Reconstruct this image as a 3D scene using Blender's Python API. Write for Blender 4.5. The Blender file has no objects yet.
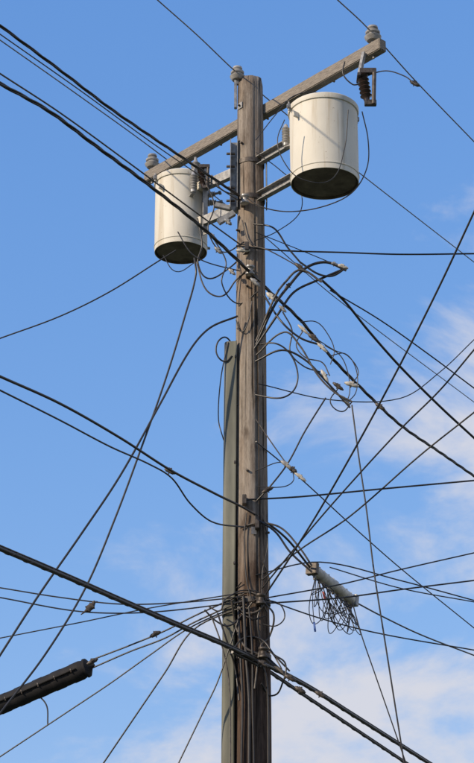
import bpy, bmesh, math, random
from mathutils import Vector, Matrix
from mathutils import noise as mn
random.seed(4)
S=bpy.context.scene
R=math.radians
def VV(s): return [tuple(float(q)/100 for q in t.split(',')) for t in s.split()]
def span(s,az,x0,y0):
    """points of a wire hanging in the vertical plane through (x0,y0) with compass heading az:
    each 'distance,height' pair is in centimetres"""
    a=R(az); return [Vector((x0+d*math.sin(a),y0+d*math.cos(a),z)) for d,z in VV(s)]
# ---------- materials
def mat(name,col,rough=.6,metal=0,nscale=20,bump=0,col2=None,stretch=(1,1,1),spec=.5):
    m=bpy.data.materials.new(name); m.use_nodes=True
    nt=m.node_tree; b=nt.nodes['Principled BSDF']
    b.inputs['Roughness'].default_value=rough; b.inputs['Metallic'].default_value=metal
    b.inputs['Specular IOR Level'].default_value=spec
    b.inputs['Base Color'].default_value=(*col,1)
    if col2 or bump:
        tc=nt.nodes.new('ShaderNodeTexCoord'); mp=nt.nodes.new('ShaderNodeMapping')
        mp.inputs['Scale'].default_value=stretch
        nz=nt.nodes.new('ShaderNodeTexNoise'); nz.inputs['Scale'].default_value=nscale; nz.inputs['Detail'].default_value=8
        nz.inputs['Roughness'].default_value=.65
        nt.links.new(tc.outputs['Object'],mp.inputs[0]); nt.links.new(mp.outputs[0],nz.inputs[0])
        if col2:
            cr=nt.nodes.new('ShaderNodeValToRGB')
            cr.color_ramp.elements[0].position=.38; cr.color_ramp.elements[1].position=.66
            cr.color_ramp.elements[0].color=(*col2,1); cr.color_ramp.elements[1].color=(*col,1)
            nt.links.new(nz.outputs[0],cr.inputs[0]); nt.links.new(cr.outputs[0],b.inputs['Base Color'])
        if bump:
            bp=nt.nodes.new('ShaderNodeBump'); bp.inputs['Strength'].default_value=bump; bp.inputs['Distance'].default_value=.01
            nt.links.new(nz.outputs[0],bp.inputs['Height']); nt.links.new(bp.outputs[0],b.inputs['Normal'])
    return m
BLACK=mat('cable_rubber',(.034,.030,.026),.38,col2=(.014,.013,.013),nscale=9)
WEATH=mat('weathered_cable',(.12,.10,.08),.5,col2=(.035,.031,.028),nscale=14)
ALU=mat('aluminium_wire',(.24,.23,.22),.45,.6,col2=(.10,.10,.10),nscale=18)
GALV=mat('galvanised_steel',(.36,.36,.35),.55,.25,col2=(.18,.18,.18),nscale=22,bump=.2)
DSTEEL=mat('dark_steel',(.12,.105,.09),.55,.4,col2=(.05,.038,.03),nscale=25,bump=.3)
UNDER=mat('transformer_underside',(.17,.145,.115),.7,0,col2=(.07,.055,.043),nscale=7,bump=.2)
PORC=mat('porcelain_grey',(.40,.39,.37),.28,0,col2=(.22,.21,.20),nscale=12)
PORCB=mat('porcelain_brown',(.05,.03,.024),.3,0,col2=(.025,.016,.013),nscale=9)
GUARD=mat('riser_guard_plastic',(.15,.15,.115),.7,0,col2=(.085,.086,.066),nscale=5,bump=.1,stretch=(1,1,.2))
ARMW=mat('crossarm_wood',(.33,.29,.24),.85,0,col2=(.13,.112,.094),nscale=14,bump=.7,stretch=(1,14,14))
PALE=mat('pale_plastic',(.60,.57,.50),.5,0,col2=(.36,.34,.30),nscale=12)
def ramp_(N,L,src,p0,c0,p1,c1):
    r=N.new('ShaderNodeValToRGB'); e=r.color_ramp.elements
    e[0].position=p0; e[0].color=(*c0,1); e[1].position=p1; e[1].color=(*c1,1); L.new(src,r.inputs[0]); return r
def noise_(N,L,tc,scale,st,det=8,rg=.6):
    mp=N.new('ShaderNodeMapping'); mp.inputs['Scale'].default_value=st
    n=N.new('ShaderNodeTexNoise'); n.inputs['Scale'].default_value=scale; n.inputs['Detail'].default_value=det; n.inputs['Roughness'].default_value=rg
    L.new(tc.outputs['Object'],mp.inputs[0]); L.new(mp.outputs[0],n.inputs[0]); return n
def mix_(N,L,f,a,bb,mode='MIX'):
    x=N.new('ShaderNodeMix'); x.data_type='RGBA'; x.blend_type=mode
    if isinstance(f,float): x.inputs[0].default_value=f
    else: L.new(f,x.inputs[0])
    L.new(a,x.inputs[6]); L.new(bb,x.inputs[7]); return x.outputs[2]
def paint():
    m=bpy.data.materials.new('transformer_paint'); m.use_nodes=True; nt=m.node_tree; N=nt.nodes; L=nt.links
    b=N['Principled BSDF']; b.inputs['Roughness'].default_value=.62; b.inputs['Specular IOR Level'].default_value=.35
    tc=N.new('ShaderNodeTexCoord')
    a=noise_(N,L,tc,2.2,(1,1,.6),6); st=noise_(N,L,tc,13,(1,1,.06),5); sp=noise_(N,L,tc,45,(1,1,1),3)
    c=ramp_(N,L,a.outputs[0],.35,(.56,.53,.45),.65,(.66,.63,.545)).outputs[0]
    c=mix_(N,L,1.0,c,ramp_(N,L,st.outputs[0],.32,(.80,.75,.68),.46,(1,1,1)).outputs[0],'MULTIPLY')
    c=mix_(N,L,1.0,c,ramp_(N,L,sp.outputs[0],.26,(.45,.34,.25),.31,(1,1,1)).outputs[0],'MULTIPLY')
    L.new(c,b.inputs['Base Color']); return m
PAINT=paint()
def wood():
    m=bpy.data.materials.new('pole_wood'); m.use_nodes=True; nt=m.node_tree; N=nt.nodes; L=nt.links
    b=N['Principled BSDF']; b.inputs['Roughness'].default_value=.88; b.inputs['Specular IOR Level'].default_value=.25
    tc=N.new('ShaderNodeTexCoord')
    fib=noise_(N,L,tc,34,(1,1,.045),10,.72); big=noise_(N,L,tc,2.6,(1,1,.3)); crack=noise_(N,L,tc,24,(1,1,.022),4,.55)
    blot=noise_(N,L,tc,7,(1,1,.35)); fine=noise_(N,L,tc,60,(1,1,.2),8,.75)
    base=ramp_(N,L,fib.outputs[0],.30,(.15,.105,.072),.68,(.34,.26,.19)).outputs[0]
    grey=ramp_(N,L,fib.outputs[0],.30,(.18,.152,.125),.68,(.37,.325,.275)).outputs[0]
    bf=ramp_(N,L,big.outputs[0],.38,(0,0,0),.56,(1,1,1)).outputs[0]
    col=mix_(N,L,bf,base,grey)
    sp=N.new('ShaderNodeSeparateXYZ'); L.new(tc.outputs['Object'],sp.inputs[0])
    mr=N.new('ShaderNodeMapRange'); mr.inputs[1].default_value=4.9; mr.inputs[2].default_value=6.9; mr.inputs[3].default_value=.92; mr.inputs[4].default_value=0
    ad=N.new('ShaderNodeMath'); ad.operation='ADD'
    sc=N.new('ShaderNodeMath'); sc.operation='MULTIPLY_ADD'; sc.inputs[1].default_value=3.5; sc.inputs[2].default_value=-1.6
    L.new(blot.outputs[0],sc.inputs[0]); L.new(sp.outputs[2],ad.inputs[0]); L.new(sc.outputs[0],ad.inputs[1]); L.new(ad.outputs[0],mr.inputs[0])
    dk=ramp_(N,L,fib.outputs[0],.35,(.025,.016,.012),.7,(.125,.075,.052)).outputs[0]
    col=mix_(N,L,mr.outputs[0],col,dk)
    ck=ramp_(N,L,crack.outputs[0],.35,(.16,.14,.12),.42,(1,1,1))
    x=mix_(N,L,1.0,col,ck.outputs[0],'MULTIPLY')
    x=mix_(N,L,1.0,x,ramp_(N,L,fine.outputs[0],.3,(.62,.60,.58),.58,(1,1,1)).outputs[0],'MULTIPLY')
    x=mix_(N,L,.8,x,ramp_(N,L,blot.outputs[0],.36,(.5,.46,.43),.47,(1,1,1)).outputs[0],'MULTIPLY')
    L.new(x,b.inputs['Base Color'])
    bp=N.new('ShaderNodeBump'); bp.inputs['Strength'].default_value=.85; bp.inputs['Distance'].default_value=.012
    mm=N.new('ShaderNodeMath'); mm.operation='MULTIPLY'; L.new(fib.outputs[0],mm.inputs[0]); L.new(ck.outputs[0],mm.inputs[1])
    L.new(mm.outputs[0],bp.inputs['Height']); L.new(bp.outputs[0],b.inputs['Normal'])
    return m
WOOD=wood()
# ---------- helpers
def empty(name,loc=(0,0,0)):
    e=bpy.data.objects.new(name,None); e.location=loc; e.empty_display_size=.2; S.collection.objects.link(e); return e
def adopt(o,par):
    S.collection.objects.link(o)
    if par: o.parent=par; o.matrix_parent_inverse=Matrix.Translation(-Vector(par.location))
    return o
def frame(p,z,xh=None):
    z=Vector(z).normalized(); xh=Vector(xh) if xh is not None else (Vector((0,0,1)) if abs(z.z)<.9 else Vector((1,0,0)))
    y=z.cross(xh).normalized(); x=y.cross(z).normalized()
    m=Matrix((x,y,z)).transposed().to_4x4(); m.translation=Vector(p); return m
def lathe(name,prof,M,m,par,seg=32,smooth=True,mats=None):
    bm=bmesh.new(); rings=[]
    for r,z in prof:
        rings.append([bm.verts.new((r*math.cos(2*math.pi*i/seg),r*math.sin(2*math.pi*i/seg),z)) for i in range(seg)])
    for k in range(len(rings)-1):
        for i in range(seg):
            f=bm.faces.new((rings[k][i],rings[k][(i+1)%seg],rings[k+1][(i+1)%seg],rings[k+1][i])); f.smooth=smooth
            if mats: f.material_index=mats[k]
    bm.faces.new(rings[0][::-1]).material_index=(mats[0] if mats else 0); bm.faces.new(rings[-1])
    bmesh.ops.recalc_face_normals(bm,faces=bm.faces)
    me=bpy.data.meshes.new(name); bm.to_mesh(me); bm.free()
    for q in (m if isinstance(m,list) else [m]): me.materials.append(q)
    me.transform(M)
    me.set_sharp_from_angle(angle=R(38))
    return adopt(bpy.data.objects.new(name,me),par)
def box(name,dim,M,m,par,bev=.004):
    bm=bmesh.new(); bmesh.ops.create_cube(bm,size=1)
    for v in bm.verts: v.co=Vector((v.co.x*dim[0],v.co.y*dim[1],v.co.z*dim[2]))
    if bev: bmesh.ops.bevel(bm,geom=bm.edges[:],offset=bev,segments=2,affect='EDGES')
    me=bpy.data.meshes.new(name); bm.to_mesh(me); bm.free(); me.materials.append(m); me.transform(M)
    return adopt(bpy.data.objects.new(name,me),par)
def channel(name,a,b,w,h,t,m,par,up=(0,0,1)):
    a=Vector(a); b=Vector(b); Lh=(b-a).length
    M=frame((a+b)/2,b-a,up)
    prof=[(-h/2,-w/2),(h/2,-w/2),(h/2,w/2),(h/2-t,w/2),(h/2-t,-w/2+t),(-h/2+t,-w/2+t),(-h/2+t,w/2),(-h/2,w/2)]
    bm=bmesh.new()
    v0=[bm.verts.new((x,y,-Lh/2)) for x,y in prof]; v1=[bm.verts.new((x,y,Lh/2)) for x,y in prof]
    n=len(prof)
    for i in range(n): bm.faces.new((v0[i],v0[(i+1)%n],v1[(i+1)%n],v1[i]))
    bm.faces.new(v0[::-1]); bm.faces.new(v1); bmesh.ops.recalc_face_normals(bm,faces=bm.faces)
    me=bpy.data.meshes.new(name); bm.to_mesh(me); bm.free(); me.materials.append(m); me.transform(M)
    return adopt(bpy.data.objects.new(name,me),par)
def cyl(name,a,b,r,m,par,seg=16):
    a=Vector(a); b=Vector(b); L=(b-a).length; e=min(r*.25,L*.2)
    return lathe(name,[(r*.8,0),(r,e),(r,L-e),(r*.8,L)],frame(a,b-a),m,par,seg)
def smoothpts(pts,sub=8):
    if len(pts)<3: return [pts[0].lerp(pts[-1],i/10) for i in range(11)]
    p=[pts[0]*2-pts[1]]+pts+[pts[-1]*2-pts[-2]]; out=[]
    for i in range(1,len(p)-2):
        p0,p1,p2,p3=p[i-1:i+3]
        d=(p2-p1).length
        m1=(p2-p0)/max((p2-p0).length,1e-6)*d; m2=(p3-p1)/max((p3-p1).length,1e-6)*d
        for k in range(sub):
            t=k/sub; t2=t*t; t3=t2*t
            out.append((2*t3-3*t2+1)*p1+(t3-2*t2+t)*m1+(-2*t3+3*t2)*p2+(t3-t2)*m2)
    out.append(pts[-1].copy()); return out
def curve(name,lines,r,m,par):
    cu=bpy.data.curves.new(name,'CURVE'); cu.dimensions='3D'; cu.bevel_depth=r; cu.bevel_resolution=3; cu.use_fill_caps=True
    for pts in lines:
        sp=cu.splines.new('POLY'); sp.points.add(len(pts)-1)
        for q,v in zip(sp.points,pts): q.co=(*v,1)
    cu.materials.append(m); return adopt(bpy.data.objects.new(name,cu),par)
def resample(pts,step):
    out=[pts[0]]; acc=0
    for a,b in zip(pts,pts[1:]):
        L=(b-a).length
        if L<1e-9: continue
        pos=step-acc
        while pos<=L: out.append(a.lerp(b,pos/L)); pos+=step
        acc=L-(pos-step)
    out.append(pts[-1]); return out
def helix(path,Rr,pitch,ph=0,step=.02):
    q=resample(path,step); out=[]
    for i,v in enumerate(q):
        t=(q[min(i+1,len(q)-1)]-q[max(i-1,0)]).normalized()
        s=t.cross(Vector((0,0,1))); s=s.normalized() if s.length>.05 else Vector((1,0,0)); u=s.cross(t)
        a=ph+i*step/pitch*2*math.pi; out.append(v+s*Rr*math.cos(a)+u*Rr*math.sin(a))
    return out
def wpath(s,az,x0,y0,runs='b',ext=9):
    q=smoothpts(span(s,az,x0,y0))
    if runs in 'sb' and runs: q=[q[0]+(q[0]-q[1]).normalized()*ext]+q
    if runs in 'eb' and runs: q=q+[q[-1]+(q[-1]-q[-2]).normalized()*ext]
    return q
# ---------- pole
pole=empty('utility_pole',(0,0,0))
H=10.93
def prad(z): return .192-(.192-.134)*z/H
bm=bmesh.new(); seg=72; rings=[]; nz=130
for k in range(nz+1):
    z=-.3+(H+.3)*k/nz; ring=[]
    for i in range(seg):
        a=2*math.pi*i/seg
        n=mn.noise(Vector((math.cos(a)*4,math.sin(a)*4,z*.35)))*.006+mn.noise(Vector((math.cos(a)*1.2,math.sin(a)*1.2,z*.8+9)))*.009
        cr=mn.noise(Vector((math.cos(a)*9,math.sin(a)*9,z*.18+3)))
        n-=max(0,abs(cr)-.36)*.08
        r=prad(z)+n
        if k==nz: r-=.012
        ring.append(bm.verts.new((r*math.cos(a),r*math.sin(a),z+(.012*math.sin(a) if k==nz else 0))))
    rings.append(ring)
for k in range(nz):
    for i in range(seg):
        bm.faces.new((rings[k][i],rings[k][(i+1)%seg],rings[k+1][(i+1)%seg],rings[k+1][i])).smooth=True
bm.faces.new(rings[-1])
me=bpy.data.meshes.new('shaft'); bm.to_mesh(me); bm.free(); me.materials.append(WOOD)
adopt(bpy.data.objects.new('shaft',me),pole)
Z=Vector((0,0,1))
# crossarm
aL=Vector((-1.17,1.50,10.56)); aR=Vector((1.30,-1.25,10.56)); u=(aR-aL).normalized(); n=Vector((-u.y,u.x,0))
if n.y<0: n=-n
ca=Vector((0,0,10.56))+n*.185
def armbox():
    M=Matrix((u,-n,Vector((0,0,1)))).transposed().to_4x4()
    L=(aR-aL).length
    bm=bmesh.new(); bmesh.ops.create_cube(bm,size=1)
    bmesh.ops.subdivide_edges(bm,edges=[e for e in bm.edges if abs(e.verts[0].co.x-e.verts[1].co.x)>.5],cuts=24)
    for v in bm.verts:
        j=mn.noise(v.co*6)*.004
        v.co=Vector((v.co.x*L,v.co.y*(.10+j),v.co.z*(.13+j)))
    bmesh.ops.bevel(bm,geom=[e for e in bm.edges if e.calc_face_angle(0)>1],offset=.008,segments=2,affect='EDGES')
    me=bpy.data.meshes.new('crossarm'); bm.to_mesh(me); bm.free(); me.materials.append(ARMW)
    o=bpy.data.objects.new('crossarm',me); S.collection.objects.link(o)
    M.translation=(aL+aR)/2; o.matrix_world=M; o.parent=pole
armbox()
def insul(name,base,par,sc=1,m=PORC):
    prof=[(.016,0),(.016,.05),(.045,.05),(.062,.075),(.066,.09),(.045,.10),(.042,.115),(.055,.125),(.058,.14),(.04,.155),(.032,.165),(.042,.178),(.04,.195),(.02,.205)]
    lathe(name,[(a*sc,b*sc*.85) for a,b in prof],Matrix.Translation(base),m,par,24)
insul('insulator',aR-u*.13+Vector((0,0,.05)),pole,1.3)
insul('insulator',aL+u*.09+Vector((0,0,.05)),pole,1.3)
insul('insulator',Vector((-.135,-.06,10.84)),pole,1.25)
box('insulator_bracket',(.03,.05,.34),Matrix.Translation((-.155,-.06,10.72)),GALV,pole)
for q in (aR-u*.13,aL+u*.09):
    cyl('pin',q-Vector((0,0,.10)),q+Vector((0,0,.10)),.011,GALV,pole)
    box('tie_wire',(.11,.09,.018),Matrix.Translation(q+Z*.19),DSTEEL,pole)
cyl('through_bolt',ca-n*.36,ca+n*.08,.011,DSTEEL,pole)
box('washer',(.07,.07,.008),frame(ca-n*.33,n),GALV,pole,.001)
for f in (-.75,.55,1.0): cyl('arm_bolt',ca+u*f-n*.075,ca+u*f+n*.075,.012,DSTEEL,pole,8)
# transformer mounts
zu,zl=9.90,9.48
TR=Vector((.72,-.86,9.22)); TL=Vector((-.74,.68,9.22))
RR,RL=.338,.285
dR=Vector((TR.x,TR.y,0)).normalized(); dL=Vector((TL.x,TL.y,0)).normalized()
def band(z,r,h,m=GALV,name='steel_band'):
    lathe(name,[(r-.004,-h/2),(r,-h/2),(r,h/2),(r-.004,h/2)],Matrix.Translation((0,0,z)),m,pole,48)
for z in (zu,zl): band(z,prad(z)+.008,.05,DSTEEL)
hr=TR.xy.length-RR-.06; hl=TL.xy.length-RL-.06
for z in (zu,zl):
    channel('mount_arm',dR*.12+Z*z,dR*hr+Z*z,.06,.10,.008,GALV,pole)
    channel('mount_arm',dL*.12+Z*z,dL*hl+Z*z,.06,.10,.008,GALV,pole)
channel('mount_post',dR*(hr+.03)+Z*9.34,dR*(hr+.03)+Z*10.22,.07,.09,.008,GALV,pole,up=dR)
channel('mount_post',dL*(hl+.03)+Z*9.34,dL*(hl+.03)+Z*10.15,.07,.09,.008,GALV,pole,up=dL)
channel('pole_channel',Vector((-.175,-.06,9.36)),Vector((-.17,-.06,10.16)),.09,.08,.008,GALV,pole,up=(-1,0,0))
box('mount_plate',(.012,.20,.62),Matrix.Translation((.165,-.06,9.70)),GALV,pole)
box('mount_foot',(.20,.05,.06),Matrix.Translation((-.25,-.1,9.24))@Matrix.Rotation(-.6,4,'Y'),GALV,pole)
box('mount_foot',(.22,.05,.05),Matrix.Translation((-.26,-.02,9.40))@Matrix.Rotation(.25,4,'Y'),GALV,pole)
for z in (9.45,9.6,9.85,10.0): cyl('post_bolt',Vector((-.25,-.07,z)),Vector((-.16,-.07,z)),.014,DSTEEL,pole,8)
# ---------- transformer
def transformer(loc,Rr,Hh,toward,side):
    t=empty('pole_transformer',loc); T=Matrix.Translation(loc)
    prof=[(Rr*.30,.012),(Rr*.9,.018),(Rr*.93,.03),(Rr*.955,.03),(Rr*.965,0),(Rr*.985,0),(Rr*.99,.02),(Rr,Hh*.5),(Rr,Hh-.05),(Rr+.012,Hh-.048),(Rr+.016,Hh-.03),(Rr+.016,Hh),(Rr+.004,Hh+.012),(Rr*.9,Hh+.035),(Rr*.6,Hh+.065),(Rr*.25,Hh+.078)]
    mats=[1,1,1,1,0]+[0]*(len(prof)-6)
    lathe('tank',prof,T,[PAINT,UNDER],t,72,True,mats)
    lathe('weld_bead',[(Rr+.000,.055),(Rr+.004,.06),(Rr+.000,.065)],T,PAINT,t,72)
    tw=Vector((toward.x,toward.y,0)).normalized(); a0=math.atan2(tw.y,tw.x)
    L=Vector(loc)
    def at(ang,r,z): return L+Vector((math.cos(a0+R(ang))*r,math.sin(a0+R(ang))*r,z))
    for z in (zu-L.z,zl-L.z):
        box('hanger_bracket',(.09,.11,.06),frame(at(0,Rr+.03,z),at(0,1,z)-at(0,0,z)),PAINT,t)
    for a in (70,-110,-20):
        box('lid_lug',(.05,.03,.05),frame(at(a,Rr+.025,Hh-.02),at(a,1,0)-at(a,0,0)),GALV,t)
        cyl('lid_bolt',at(a,Rr+.03,Hh-.07),at(a,Rr+.03,Hh+.03),.009,GALV,t)
    for a in (90,-90):
        box('lifting_lug',(.06,.02,.07),frame(at(a,Rr+.03,Hh-.18),at(a,1,0)-at(a,0,0)),PAINT,t)
    bush=[(.035,0),(.04,.02),(.026,.03),(.036,.045),(.024,.055),(.034,.07),(.022,.08),(.03,.095),(.014,.10),(.012,.15)]
    for k,a in enumerate((side*28,side*44,side*60)):
        p=at(a,Rr-.005,Hh-.2-(.05 if k==1 else 0)); d=(at(a,1,0)-at(a,0,0)).normalized()+Vector((0,0,.1))
        lathe('low_voltage_bushing',bush,frame(p,d),PORC,t,20)
        box('terminal_clamp',(.03,.045,.03),frame(p+d*.15,d),GALV,t)
    hv=[(.05,0),(.055,.02),(.035,.03)]
    for i in range(4): hv+=[(.052,.045+i*.035),(.032,.06+i*.035)]
    hv+=[(.02,.19),(.014,.23)]
    p=at(25*side,Rr*.55,Hh+.05); lathe('high_voltage_bushing',hv,Matrix.Translation(p),PORC,t,24)
    p2=at(-25*side,Rr+.07,Hh-.30)
    lathe('surge_arrester',[(.03,0),(.03,.03)]+[x for i in range(6) for x in ((.042,.045+i*.03),(.028,.058+i*.03))]+[(.02,.235),(.01,.25)],Matrix.Translation(p2),PORC,t,20)
    box('arrester_bracket',(.04,.10,.012),Matrix.Translation(at(-25*side,Rr+.035,Hh-.31))@Matrix.Rotation(a0+R(-25*side)+R(90),4,'Z'),GALV,t,.002)
    box('name_plate',(.10,.14,.004),frame(at(side*95,Rr+.001,Hh*.42),at(side*95,1,0)-at(side*95,0,0),(0,0,1)),GALV,t,.001)
    cyl('ground_lug',at(side*60,Rr-.01,.1),at(side*60,Rr+.04,.1),.015,GALV,t)
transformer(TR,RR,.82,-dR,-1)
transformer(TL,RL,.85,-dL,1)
def cutout(base,sc=1):
    c=empty('fuse_cutout',base); b=Vector(base)
    box('bracket',(.03*sc,.14*sc,.03*sc),Matrix.Translation(b+Vector((0,0,.02))),DSTEEL,c)
    ax=(Vector((.12,-.05,-1))).normalized()
    lathe('porcelain_body',[(.02*sc,0)]+[(x*sc,y*sc) for i in range(6) for x,y in ((.05,.03+i*.04),(.03,.05+i*.04))]+[(.025*sc,.27*sc),(.02*sc,.30*sc)],frame(b+Vector((.03,0,.06))*sc,ax),PORCB,c,20)
    p=b+(Vector((.03,0,.06))+ax*.3)*sc
    cyl('fuse_tube',b+Vector((.13,-.05,.04))*sc,p+Vector((.05,-.03,-.03))*sc,.018*sc,DSTEEL,c)
    box('upper_clamp',(.14*sc,.04*sc,.05*sc),Matrix.Translation(b+Vector((.08,-.02,.07))*sc),DSTEEL,c)
    box('lower_hinge',(.10*sc,.04*sc,.05*sc),Matrix.Translation(p+Vector((.03,0,0))),DSTEEL,c)
    return c
c1=cutout((1.05,-1.25,10.16),1.15)
channel('cutout_bracket',Vector((1.12,-1.15,10.53)),Vector((1.06,-1.24,10.22)),.03,.04,.006,GALV,c1)
cutout((-.55,.35,10.02),.8)
# ---------- riser guard
gz=7.87
bm=bmesh.new(); prof=[]
for i in range(13):
    a=math.pi*i/12; prof.append((-.035-.040*math.sin(a)-.022*(math.sin(a)>.01),.064*math.cos(a)))
prof=[(0.02,.085),(.0,.07)]+prof+[(.0,-.07),(0.02,-.085)]
def gx(z): return -prad(z)-.014
v=[[bm.verts.new((gx(z)+x*sc,y*sc-.03,z)) for x,y in prof] for z,sc in ((0,1.06),(2.6,1.06),(2.601,1),(5.1,1),(5.101,1.05),(gz,1.05))]
for k in range(5):
    for i in range(len(prof)-1): bm.faces.new((v[k][i],v[k][i+1],v[k+1][i+1],v[k+1][i])).smooth=True
bmesh.ops.recalc_face_normals(bm,faces=bm.faces)
me=bpy.data.meshes.new('riser_guard'); bm.to_mesh(me); bm.free(); me.materials.append(GUARD); me.set_sharp_from_angle(angle=R(30))
o=adopt(bpy.data.objects.new('riser_guard',me),pole); sm=o.modifiers.new('s','SOLIDIFY'); sm.thickness=.005
for z in (7.7,6.6,5.6):
    box('guard_clip',(.02,.19,.03),Matrix.Translation((gx(z)+.012,-.03,z)),DSTEEL,pole)
for z,h in ((5.24,.05),(4.72,.05)): band(z,prad(z)+.012,h,DSTEEL,'attachment_band')
for z in (10.1,9.1,8.45,8.0,7.2,6.5,5.9):
    a=random.uniform(200,340); d=Vector((math.cos(R(a)),math.sin(R(a)),0))
    cyl('bolt',d*(prad(z)-.03)+Z*z,d*(prad(z)+.035)+Z*z,.012,DSTEEL,pole,8)
box('pole_tag',(.05,.002,.07),Matrix.Translation((.02,-prad(5.9)-.012,5.9)),ALU,pole,0)
for z,x,k in ((5.22,.06,1),(4.72,.08,1),(5.95,.05,0),(6.19,-.07,0),(8.58,-.03,1),(8.86,-.04,0),(9.38,-.08,1)):
    r=prad(z)
    box('cable_bracket',(.04,.10,.09),Matrix.Translation((x,-r-.04,z)),DSTEEL,pole)
    if k: lathe('spool',[(.02,-.05),(.045,-.045),(.045,-.03),(.026,-.012),(.026,.012),(.045,.03),(.045,.045),(.02,.05)],Matrix.Translation((x+.02,-r-.09,z)),PORC if z>6 else DSTEEL,pole,18)
# ---------- wires
G={'P':empty('overhead_power_lines'),'T':empty('overhead_telephone_cables'),'S':empty('service_drop_wires')}
A=31.5
wires=[
('P','primary_line',7,ALU,A,-.135,-.06,'b','-151,1101 -78,1101 -3,1098 113,1101 244,1107 623,1130'),
('P','primary_line',7,ALU,A,1.21,-1.15,'b','-73,1072 -14,1076 97,1073 249,1074'),
('P','primary_line',7,ALU,A,-1.11,1.43,'b','-274,1084 -148,1088 3,1091 217,1088 441,1074 905,1071'),
('P','secondary_neutral',8,WEATH,A,-.15,-.2,'s','-373,889 -292,893 -186,893 -85,892 8,892'),
('S','service_drop',8,BLACK,100,-.6,.3,'s','-204,822 -141,842 -88,866 -35,898 -18,908'),
('S','service_drop',9,BLACK,82,0,-.2,'e','-15,886 30,884 92,886 154,888 232,894'),
('S','service_drop',5,BLACK,82,0,-.2,'','4,903 50,886 81,874 97,867'),
('T','messenger',9,BLACK,-30,.1,-.18,'s','-339,774 -290,729 -229,678 -166,630 -100,584 -45,550 2,523'),
('T','messenger',8,BLACK,-40,.1,-.18,'s','-274,687 -234,663 -184,640 -107,599 -52,567 1,534'),
('T','messenger',8,BLACK,-50,.1,-.18,'s','-238,652 -180,625 -102,584 -44,563 1,542'),
('T','telephone_cable',12,BLACK,A,0,-.2,'s','-375,619 -299,621 -216,617 -140,610 -65,608 -3,607 63,598 112,579'),
('T','telephone_cable',9,BLACK,A,0,-.2,'e','201,564 265,561 363,559 511,562'),
('T','telephone_cable',8,BLACK,A,0,-.2,'s','-374,608 -298,607 -230,605 -171,606 -136,603 -107,588 -70,580 -14,589'),
('S','service_drop',11,BLACK,70,-.05,-.16,'s','-229,455 -196,513 -161,570 -125,631 -88,706 -58,767 -38,793 -9,810'),
('S','service_drop',10,BLACK,65,-.15,-.1,'s','-222,403 -184,457 -149,520 -123,587 -99,658 -75,733 -55,805 -44,851 -46,869'),
('S','service_drop',9,BLACK,80,0,-.2,'e','-7,619 47,625 126,637 221,651'),
('T','telephone_cable',7,BLACK,100,0,-.19,'s','-245,545 -185,533 -126,524 -68,523 -8,526'),
('T','telephone_cable',7,BLACK,95,0,-.19,'s','-238,530 -161,515 -95,513 -8,521'),
('T','telephone_cable',6,BLACK,100,0,-.19,'s','-242,496 -164,508 -97,519 -8,530'),
('T','telephone_cable',7,BLACK,80,0,-.19,'e','4,523 84,541 143,558 217,578'),
('T','telephone_cable',8,BLACK,75,0,-.19,'e','4,519 86,530 147,542 223,556'),
('T','telephone_cable',7,BLACK,60,0,-.19,'e','4,527 75,514 143,507 257,503'),
('T','telephone_cable',7,BLACK,60,0,-.19,'e','4,547 76,569 169,563 260,554'),
('T','telephone_cable',6,BLACK,70,0,-.19,'e','79,561 152,547 232,540'),
('S','service_drop',8,BLACK,90,0,-.4,'e','96,708 101,657 107,603 112,546 120,480 128,415'),
('S','service_drop',6,BLACK,90,0,-.4,'e','91,517 99,485 109,453 121,415'),
('T','telephone_cable',8,BLACK,110,0,-.2,'','-8,529 -57,512 -87,500 -122,489 -161,478'),
('T','telephone_cable',8,BLACK,110,0,-.2,'','-8,523 -57,506 -87,493 -122,483 -161,470'),
('T','telephone_cable',7,BLACK,110,0,-.2,'e','-8,520 -62,501 -102,478 -142,454 -187,429'),
('T','telephone_cable',8,BLACK,110,0,-.2,'e','-8,517 -58,499 -86,461 -113,425'),
('T','telephone_cable',7,BLACK,90,0,-.2,'e','-13,503 -31,448 -45,418'),
('S','service_drop',7,BLACK,A,.1,-.16,'e','-11,676 74,663 180,642 296,621 492,592'),
('S','service_drop',14,BLACK,50,.1,-.3,'e','83,869 115,854 147,831 193,802 252,771 304,747'),
('S','service_drop',8,BLACK,55,.1,-.2,'e','88,861 154,844 222,820 284,796'),
('S','service_drop',6,BLACK,60,.1,-.2,'e','-4,737 79,736 166,754 219,794 266,840'),
]
for g,nm,r,m,az,x0,y0,run,s in wires:
    curve(nm,[wpath(s,az,x0,y0,run)],r*.94/1000,m,G[g])
def twisted(nm,g,s,az,x0,y0,run,rs,Rr,pitch,m=BLACK):
    path=wpath(s,az,x0,y0,run,6)
    curve(nm,[helix(path,Rr,pitch,k*2.094) for k in range(3)],rs,m,G[g])
def lashed(nm,g,s,az,x0,y0,run,r,m=BLACK):
    path=wpath(s,az,x0,y0,run,6)
    curve(nm,[path],r,m,G[g]); curve(nm+'_lashing',[helix(path,r+.002,.22)],.0025,WEATH,G[g])
    curve(nm+'_strand',[[p+Z*(r+.008) for p in path]],.006,WEATH,G[g])
twisted('secondary_bundle','P','-382,932 -300,933 -225,933 -161,936 -92,940 0,945',A,-.12,-.18,'s',.007,.008,.9)
curve('secondary_wire',[wpath('-382,924 -271,928 -161,930 -74,934 0,939',A,-.12,-.18,'s')],.0055,WEATH,G['P'])
twisted('secondary_bundle','P','-394,866 -329,873 -265,872 -179,871 -95,867 -21,858 22,851 99,841 164,823 245,808 331,796 440,794 540,792',A,0,-.24,'b',.0085,.0095,.8)
lashed('lashed_cable','T','-361,483 -288,480 -208,476 -120,472 -47,469 23,464 107,456 189,444',A,0,-.3,'b',.018)
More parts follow.
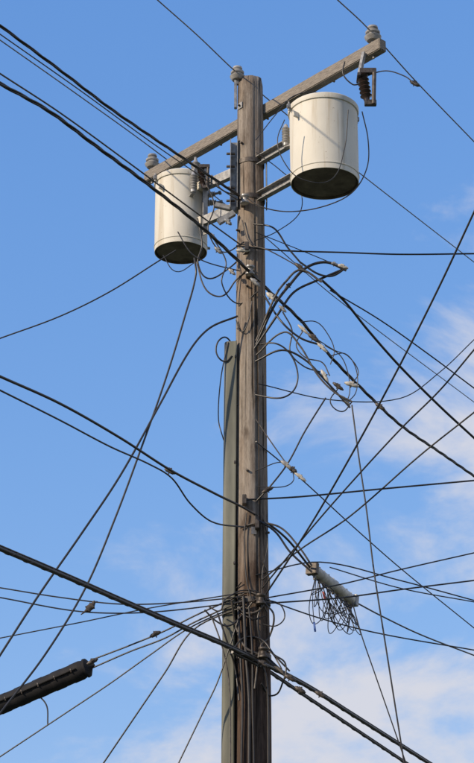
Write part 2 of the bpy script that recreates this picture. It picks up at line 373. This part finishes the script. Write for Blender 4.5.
lashed('lashed_cable','T','-35,466 17,461 88,449 147,439',A,0,-.26,'e',.013)
# jumpers and drip loops: radius mm, distance in front of the pole axis, then x,z in cm
loc=[
(6,-.95,'110,998 115,966 113,935 98,908 71,893 37,887 10,892 -7,904'),
(6,-1.25,'108,1018 131,1026 150,1020 160,1011'),
(7,-1.1,'93,1046 91,1032 100,1020 107,1020'),
(5,-.6,'5,986 25,1015 42,1036 63,1042 81,1036'),
(5,-1.25,'32,971 25,949 30,927 46,907 75,905 89,938 94,982'),
(5,-.2,'6,997 30,974 50,951 50,925 26,903 3,894'),
(7,-.25,'-40,965 -29,948 -11,948 11,946 35,962'),
(7,.2,'-48,984 -38,954 -44,925 -30,900 -7,893'),
(8,.1,'-55,934 -50,903 -54,883 -44,865 -25,874 -3,883'),
(8,-.1,'-55,874 -45,843 -29,836 -15,854 -1,865'),
(7,-.2,'-37,894 -25,869 -29,845 -13,827 7,838'),
(6,-.2,'-74,903 -61,880 -45,869 -11,862'),
(5,.3,'-91,901 -77,882 -57,893'),
(6,-.25,'-9,919 -1,891 17,880 39,867 49,860'),
(14,-.3,'5,780 23,817 39,840 55,858 75,864 95,855'),
(12,-.27,'3,775 28,811 43,833 67,846 95,859'),
(11,-.35,'5,784 24,825 34,840 49,853 70,840'),
(9,-.3,'49,864 37,880 23,902 3,913'),
(10,-.3,'95,858 81,849 67,851 49,864'),
(10,-.3,'4,762 30,769 52,759 71,738 95,709'),
(9,-.35,'5,769 32,786 47,772 64,741 80,723 97,713'),
(8,-.3,'4,727 28,719 41,727 45,744 38,765 24,776 5,780'),
(5,-.3,'72,774 87,763 94,744 95,725 91,713'),
(5,-.3,'48,799 64,799 75,786 81,769 77,754'),
(5,-.3,'77,763 92,765 102,748 101,725 91,713'),
(6,-.2,'4,702 23,671 37,651 49,639'),
(8,-.25,'72,721 51,686 35,655 19,633 4,618'),
(5,-.25,'4,649 31,655 40,639 31,631 4,633'),
(10,-.2,'4,601 22,588 36,568 56,549'),
(9,-.2,'-11,593 6,597 27,592 45,572 56,555'),
(6,-.2,'-5,607 -7,580 -5,541 0,522'),
(6,-.2,'10,607 15,580 10,551 9,522'),
(6,-.2,'-22,525 -11,532 6,530 15,520'),
(9,-.22,'-15,522 -7,511 5,512 13,522'),
(11,-.24,'-19,521 -15,501 -7,479 9,470 31,451'),
(10,-.24,'9,521 5,501 11,475 29,453'),
(12,-.22,'-13,520 -11,475 -9,429 -10,373 -10,250'),
(15,-.2,'-8,526 -6,476 -3,430 -3,374 -3,250'),
(9,-.23,'-3,516 0,475 0,429 1,373 1,250'),
(10,-.24,'5,470 12,454 14,429 14,373 13,250'),
(8,-.1,'-17,782 -25,791 -33,786 -34,773 -26,765 -19,771'),
(6,-.1,'-23,786 -30,746 -32,704 -27,683'),
(6,-.2,'-15,810 -9,795 -3,805 1,827'),
(5,-.3,'97,733 104,746 94,763 81,769 65,780'),
(6,-.3,'51,790 44,774 53,761 69,756 76,742'),
(10,-.3,'13,836 30,799 48,782 69,774'),
(7,-.3,'31,810 40,790 38,767 51,752 67,746'),
(6,-.3,'84,729 76,715 87,705 97,715'),
# tangle where the telephone cables meet the pole
(8,-.2,'-44,513 -34,503 -22,498 -10,508 0,520'),
(7,-.2,'-40,516 -30,512 -26,522 -14,530 4,528 14,512'),
(9,-.2,'-32,510 -24,486 -16,462 -12,430'),
(7,-.2,'-38,508 -28,480 -22,452 -20,420 -20,300'),
(8,-.25,'-20,470 -8,487 8,486 20,470 34,455'),
(7,-.25,'-16,480 -2,470 14,476 24,462 30,448'),
(9,-.2,'12,520 20,508 16,490 8,480 2,440'),
(6,-.2,'14,524 26,518 30,506 22,498 10,500'),
(6,-.2,'-10,540 -18,530 -14,515 0,505 12,508'),
(7,-.2,'10,560 16,545 14,530 2,522'),
(8,-.25,'20,470 30,462 28,446 18,436 8,445'),
]
jl=empty('jumper_wires')
for r,y,s in loc:
    pts=[]
    for x,z in VV(s):
        q=Vector((x,y,z)); rr=prad(z)+.022
        if abs(x)<rr and y>-.5: q.y=-math.sqrt(max(0,rr*rr-x*x))-.004-random.random()*.012
        pts.append(q)
    curve('jumper',[smoothpts(pts)],r/1000,BLACK if random.random()<.75 else WEATH,jl)
cn=empty('wire_connectors')
def conn(x,z,y,dx,dz,L=.1,r=.022,m=GALV):
    p=Vector((x,y,z)); d=Vector((dx,0,dz)).normalized()
    lathe('connector',[(r*.45,-L*.62),(r*.6,-L*.5),(r*.95,-L*.4),(r,-L*.1),(r*.86,0),(r,L*.1),(r*.95,L*.4),(r*.6,L*.5),(r*.45,L*.62)],frame(p,d),m,cn,14)
    box('clamp_body',(r*1.2,r*2.4,L*.4),frame(p+Z*r*.6,d),m,cn,.003)
    box('clamp_bolt',(.012,.012,r*3.4),frame(p,d.cross(Vector((0,1,0)))),DSTEEL,cn,.003)
K=[(1,-1,PORC),(1,-1,GALV),(1,-1,PALE),(1,-1,GALV),(1,-1,PALE),(1,-1,PALE),(1,-.8,DSTEEL),(.5,-1,PALE),(1,-1,GALV),(1,-.8,DSTEEL),(1,-.3,PALE),(1,-.8,DSTEEL),(1,-.3,GALV),(1,-.3,PALE),(1,-1,DSTEEL),(1,1,DSTEEL),(1,-.8,PORC),(1,-.6,DSTEEL),(1,-.8,PALE),(1,.5,DSTEEL),(1,-1,PORC),(1,-1,GALV),(1,-1,PORC),(1,-1,GALV),(1,0,PALE),(1,-.5,DSTEEL)]
C=VV('-19,858 4,842 20,826 31,813 51,791 69,772 61,782 71,742 90,717 84,731 97,733 124,710 83,862 91,859 49,858 37,838 33,651 39,646 46,639 15,626 -11,869 -33,882 -39,898 -23,914 -8,882 -78,648')
for (x,z),(dx,dz,m) in zip(C,K):
    conn(x,z,-.30 if x>.0 else -.2,dx,dz,random.uniform(.07,.12),random.uniform(.015,.023),m)
for x,z,y in ((1.63,10.27,-1.0),(-.89,4.89,-.25),(-1.48,4.69,0),(.09,4.60,-.34),(.34,4.47,-.34),(.43,4.37,-.3),(.61,4.32,-.35)):
    conn(x,z,y,1,.5 if -1.49<x<-.8 and z<5 else -.6,.09,.02,DSTEEL)
# ---------- terminal block
p0,p1=span('114,579 205,563',A,0,-.2); dd=(p1-p0).normalized()
tb=empty('cable_terminal_box',(p0+p1)/2)
Lb=(p1-p0).length
lathe('housing',[(.02,0),(.05,.01),(.056,.03),(.056,Lb*.48),(.062,Lb*.49),(.062,Lb*.52),(.056,Lb*.53),(.056,Lb-.03),(.05,Lb-.01),(.02,Lb)],frame(p0,dd),PALE,tb,20)
for k in range(9):
    q=p0+dd*(Lb*(.08+.105*k)); cyl('port',q+Z*-.03,q-Z*.095,.016,DSTEEL if k%3 else GALV,tb,10)
    box('port_collar',(.03,.05,.03),Matrix.Translation(q+Z*.055),DSTEEL if k%2 else PALE,tb)
box('cap',(.12,.12,.06),frame(p0+dd*.03,dd),DSTEEL,tb); box('cap',(.12,.12,.06),frame(p1-dd*.03,dd),GALV,tb)
lines=[]
for k in range(26):
    a=p0+dd*Lb*random.uniform(.0,.95)-Z*.08; b=p0+dd*Lb*random.uniform(.05,1)-Z*.07
    dep=random.uniform(.10,.42)*(1 if k%3 else .6); off=Vector((random.uniform(-.12,.12),random.uniform(-.12,.1),0))
    m1=a*.9+b*.1+off-Z*dep*.7; m2=(a+b)/2+off*1.2-Z*dep; m3=a*.1+b*.9+off*.5-Z*dep*.6
    lines.append(smoothpts([a,m1,m2,m3,b]))
curve('drop_loops',lines,.0045,BLACK,tb)
RED=mat('red_tag',(.35,.05,.03),.5); BLUE=mat('blue_tag',(.06,.14,.42),.5)
cyl('tag',(.67,0,5.35),(.69,0,5.27),.010,RED,tb,8); cyl('tag',(.58,0,5.06),(.59,0,4.97),.010,BLUE,tb,8)
curve('tag_lead',[smoothpts([p0+dd*.1-Z*.06,Vector((.57,0,5.27)),Vector((.58,0,5.05))])],.004,BLACK,tb)
# ---------- splice enclosure
q0,q1=span('-159,473 -299,427',110,0,-.2); d=(q1-q0).normalized(); L=(q1-q0).length
se=empty('cable_splice_enclosure',(q0+q1)/2)
prof=[(.02,0),(.03,.03),(.06,.05),(.09,.07),(.094,.09),(.08,.095)]
x=.13
while x<L-.2: prof+=[(.090,x),(.093,x+.01),(.093,x+.10),(.089,x+.11)]; x+=.20
prof+=[(.09,L-.14),(.05,L-.08),(.02,L)]
DULL=mat('enclosure_rubber',(.02,.019,.02),.75,col2=(.011,.011,.012),nscale=12,bump=.2,spec=.25)
lathe('housing',prof,frame(q0,d),DULL,se,28)
side=d.cross(Z).normalized(); up=side.cross(d)
box('seam_flange',(.012,.23,L-.3),frame((q0+q1)/2,d,up),DULL,se)
for k in range(7):
    q=q0+d*(.2+k*(L-.4)/6)
    for s in (-1,1): cyl('flange_bolt',q+side*s*.105-up*.02,q+side*s*.105+up*.02,.008,DSTEEL,se,8)
curve('enclosure_tail',[smoothpts(span('-263,440 -249,451 -225,451 -208,439 -205,419',110,0,-.2))],.007,BLACK,se)
curve('end_cable',[[q1,q1+d*5]],.02,BLACK,se)
# ---------- bird
bp=span('-152,514',95,0,-.19)[0]
bird=empty('perched_bird',bp)
def skin(name,vs,es,rad,m,par,loc):
    me=bpy.data.meshes.new(name); me.from_pydata([Vector(v)+Vector(loc) for v in vs],es,[]); o=bpy.data.objects.new(name,me); adopt(o,par)
    o.modifiers.new('sk','SKIN'); sv=me.skin_vertices[0].data
    for i,r in enumerate(rad): sv[i].radius=r if isinstance(r,tuple) else (r,r)
    sv[0].use_root=True
    sb=o.modifiers.new('ss','SUBSURF'); sb.levels=2; sb.render_levels=2; me.materials.append(m)
FEA=mat('feathers',(.09,.07,.055),.8,col2=(.04,.032,.027),nscale=60)
skin('body',[(0,0,.045),(.018,0,.062),(.034,0,.088),(.040,0,.102),(.052,0,.104),(-.022,0,.028),(-.045,0,.008),(-.085,0,-.024)],[(0,1),(1,2),(2,3),(3,4),(0,5),(5,6),(6,7)],[.032,.030,.018,.019,.010,.021,.010,(.012,.004)],FEA,bird,bp)
lathe('beak',[(.006,0),(.001,.016)],frame(bp+Vector((.058,0,.104)),(1,0,-.1)),DSTEEL,bird,8)
for s in (-.01,.01):
    curve('leg',[[bp+Vector((0,s,.03)),bp+Vector((.006,s,.012)),bp+Vector((0,s,0))]],.002,DSTEEL,bird)
# ---------- ground
gm=mat('ground_grass',(.09,.12,.05),.95,col2=(.06,.055,.04),nscale=.8)
bm=bmesh.new(); bmesh.ops.create_grid(bm,x_segments=4,y_segments=4,size=2500)
me=bpy.data.meshes.new('ground'); bm.to_mesh(me); bm.free(); me.materials.append(gm)
adopt(bpy.data.objects.new('ground',me),None)
# ---------- light
SUNEL,SUNAZ=26,238
sd=Vector((math.sin(R(SUNAZ))*math.cos(R(SUNEL)),math.cos(R(SUNAZ))*math.cos(R(SUNEL)),math.sin(R(SUNEL))))
sl=bpy.data.lights.new('sun','SUN'); sl.energy=4.6; sl.angle=R(.5); sl.color=(1,.83,.62)
so=bpy.data.objects.new('sun',sl); S.collection.objects.link(so); so.rotation_euler=sd.to_track_quat('Z','Y').to_euler(); so.location=sd*30
w=bpy.data.worlds.new('World'); S.world=w; w.use_nodes=True; nt=w.node_tree; N=nt.nodes; L=nt.links
bg=N['Background']; out=N['World Output']
sky=N.new('ShaderNodeTexSky'); sky.sky_type='NISHITA'; sky.sun_disc=False; sky.sun_elevation=R(SUNEL); sky.sun_rotation=R(SUNAZ)
sky.air_density=1.0; sky.dust_density=.6; sky.ozone_density=1.6
def mth(op,a,b,c=None):
    m=N.new('ShaderNodeMath'); m.operation=op
    for i,v in enumerate((a,b,c)):
        if v is None: continue
        if isinstance(v,(int,float)): m.inputs[i].default_value=v
        else: L.new(v,m.inputs[i])
    return m.outputs[0]
sc=N.new('ShaderNodeSeparateColor'); cc=N.new('ShaderNodeCombineColor'); L.new(sky.outputs[0],sc.inputs[0])
for i,(k,g) in enumerate(((.98,.66),(1.76,.44),(3.75,.24))):
    L.new(mth('MULTIPLY',mth('POWER',sc.outputs[i],g),k),cc.inputs[i])
L.new(cc.outputs[0],bg.inputs[0]); bg.inputs[1].default_value=.15
tc=N.new('ShaderNodeTexCoord'); sp=N.new('ShaderNodeSeparateXYZ'); L.new(tc.outputs['Generated'],sp.inputs[0])
mp=N.new('ShaderNodeMapping'); mp.inputs['Scale'].default_value=(1,1,1.7); mp.inputs['Location'].default_value=(.3,.1,.0)
L.new(tc.outputs['Generated'],mp.inputs[0])
nz=N.new('ShaderNodeTexNoise'); nz.inputs['Scale'].default_value=7; nz.inputs['Detail'].default_value=10; nz.inputs['Roughness'].default_value=.58; nz.inputs['Distortion'].default_value=.35
L.new(mp.outputs[0],nz.inputs[0])
bias=mth('MULTIPLY_ADD',sp.outputs[0],1.7,mth('MULTIPLY_ADD',sp.outputs[2],-1.45,.34))
bias=mth('MINIMUM',bias,.15)
dens=mth('ADD',nz.outputs[0],bias)
mr=N.new('ShaderNodeMapRange'); mr.interpolation_type='SMOOTHSTEP'; mr.inputs[1].default_value=.47; mr.inputs[2].default_value=.70; mr.inputs[4].default_value=.9
L.new(dens,mr.inputs[0])
cb=N.new('ShaderNodeBackground'); cb.inputs[0].default_value=(.76,.76,.82,1); cb.inputs[1].default_value=.93
mx=N.new('ShaderNodeMixShader'); L.new(mr.outputs[0],mx.inputs[0]); L.new(bg.outputs[0],mx.inputs[1]); L.new(cb.outputs[0],mx.inputs[2]); L.new(mx.outputs[0],out.inputs[0])
# ---------- camera: eye height, looking up 21.4 degrees
cd=bpy.data.cameras.new('camera'); cd.lens=76.81; cd.sensor_width=36; cd.clip_end=8000; cd.clip_start=.05
co=bpy.data.objects.new('camera',cd); S.collection.objects.link(co); co.location=(-.14,-15,1.6); co.rotation_euler=(R(111.4),0,0)
S.camera=co
S.view_settings.view_transform='Standard'; S.view_settings.look='None'; S.view_settings.exposure=0
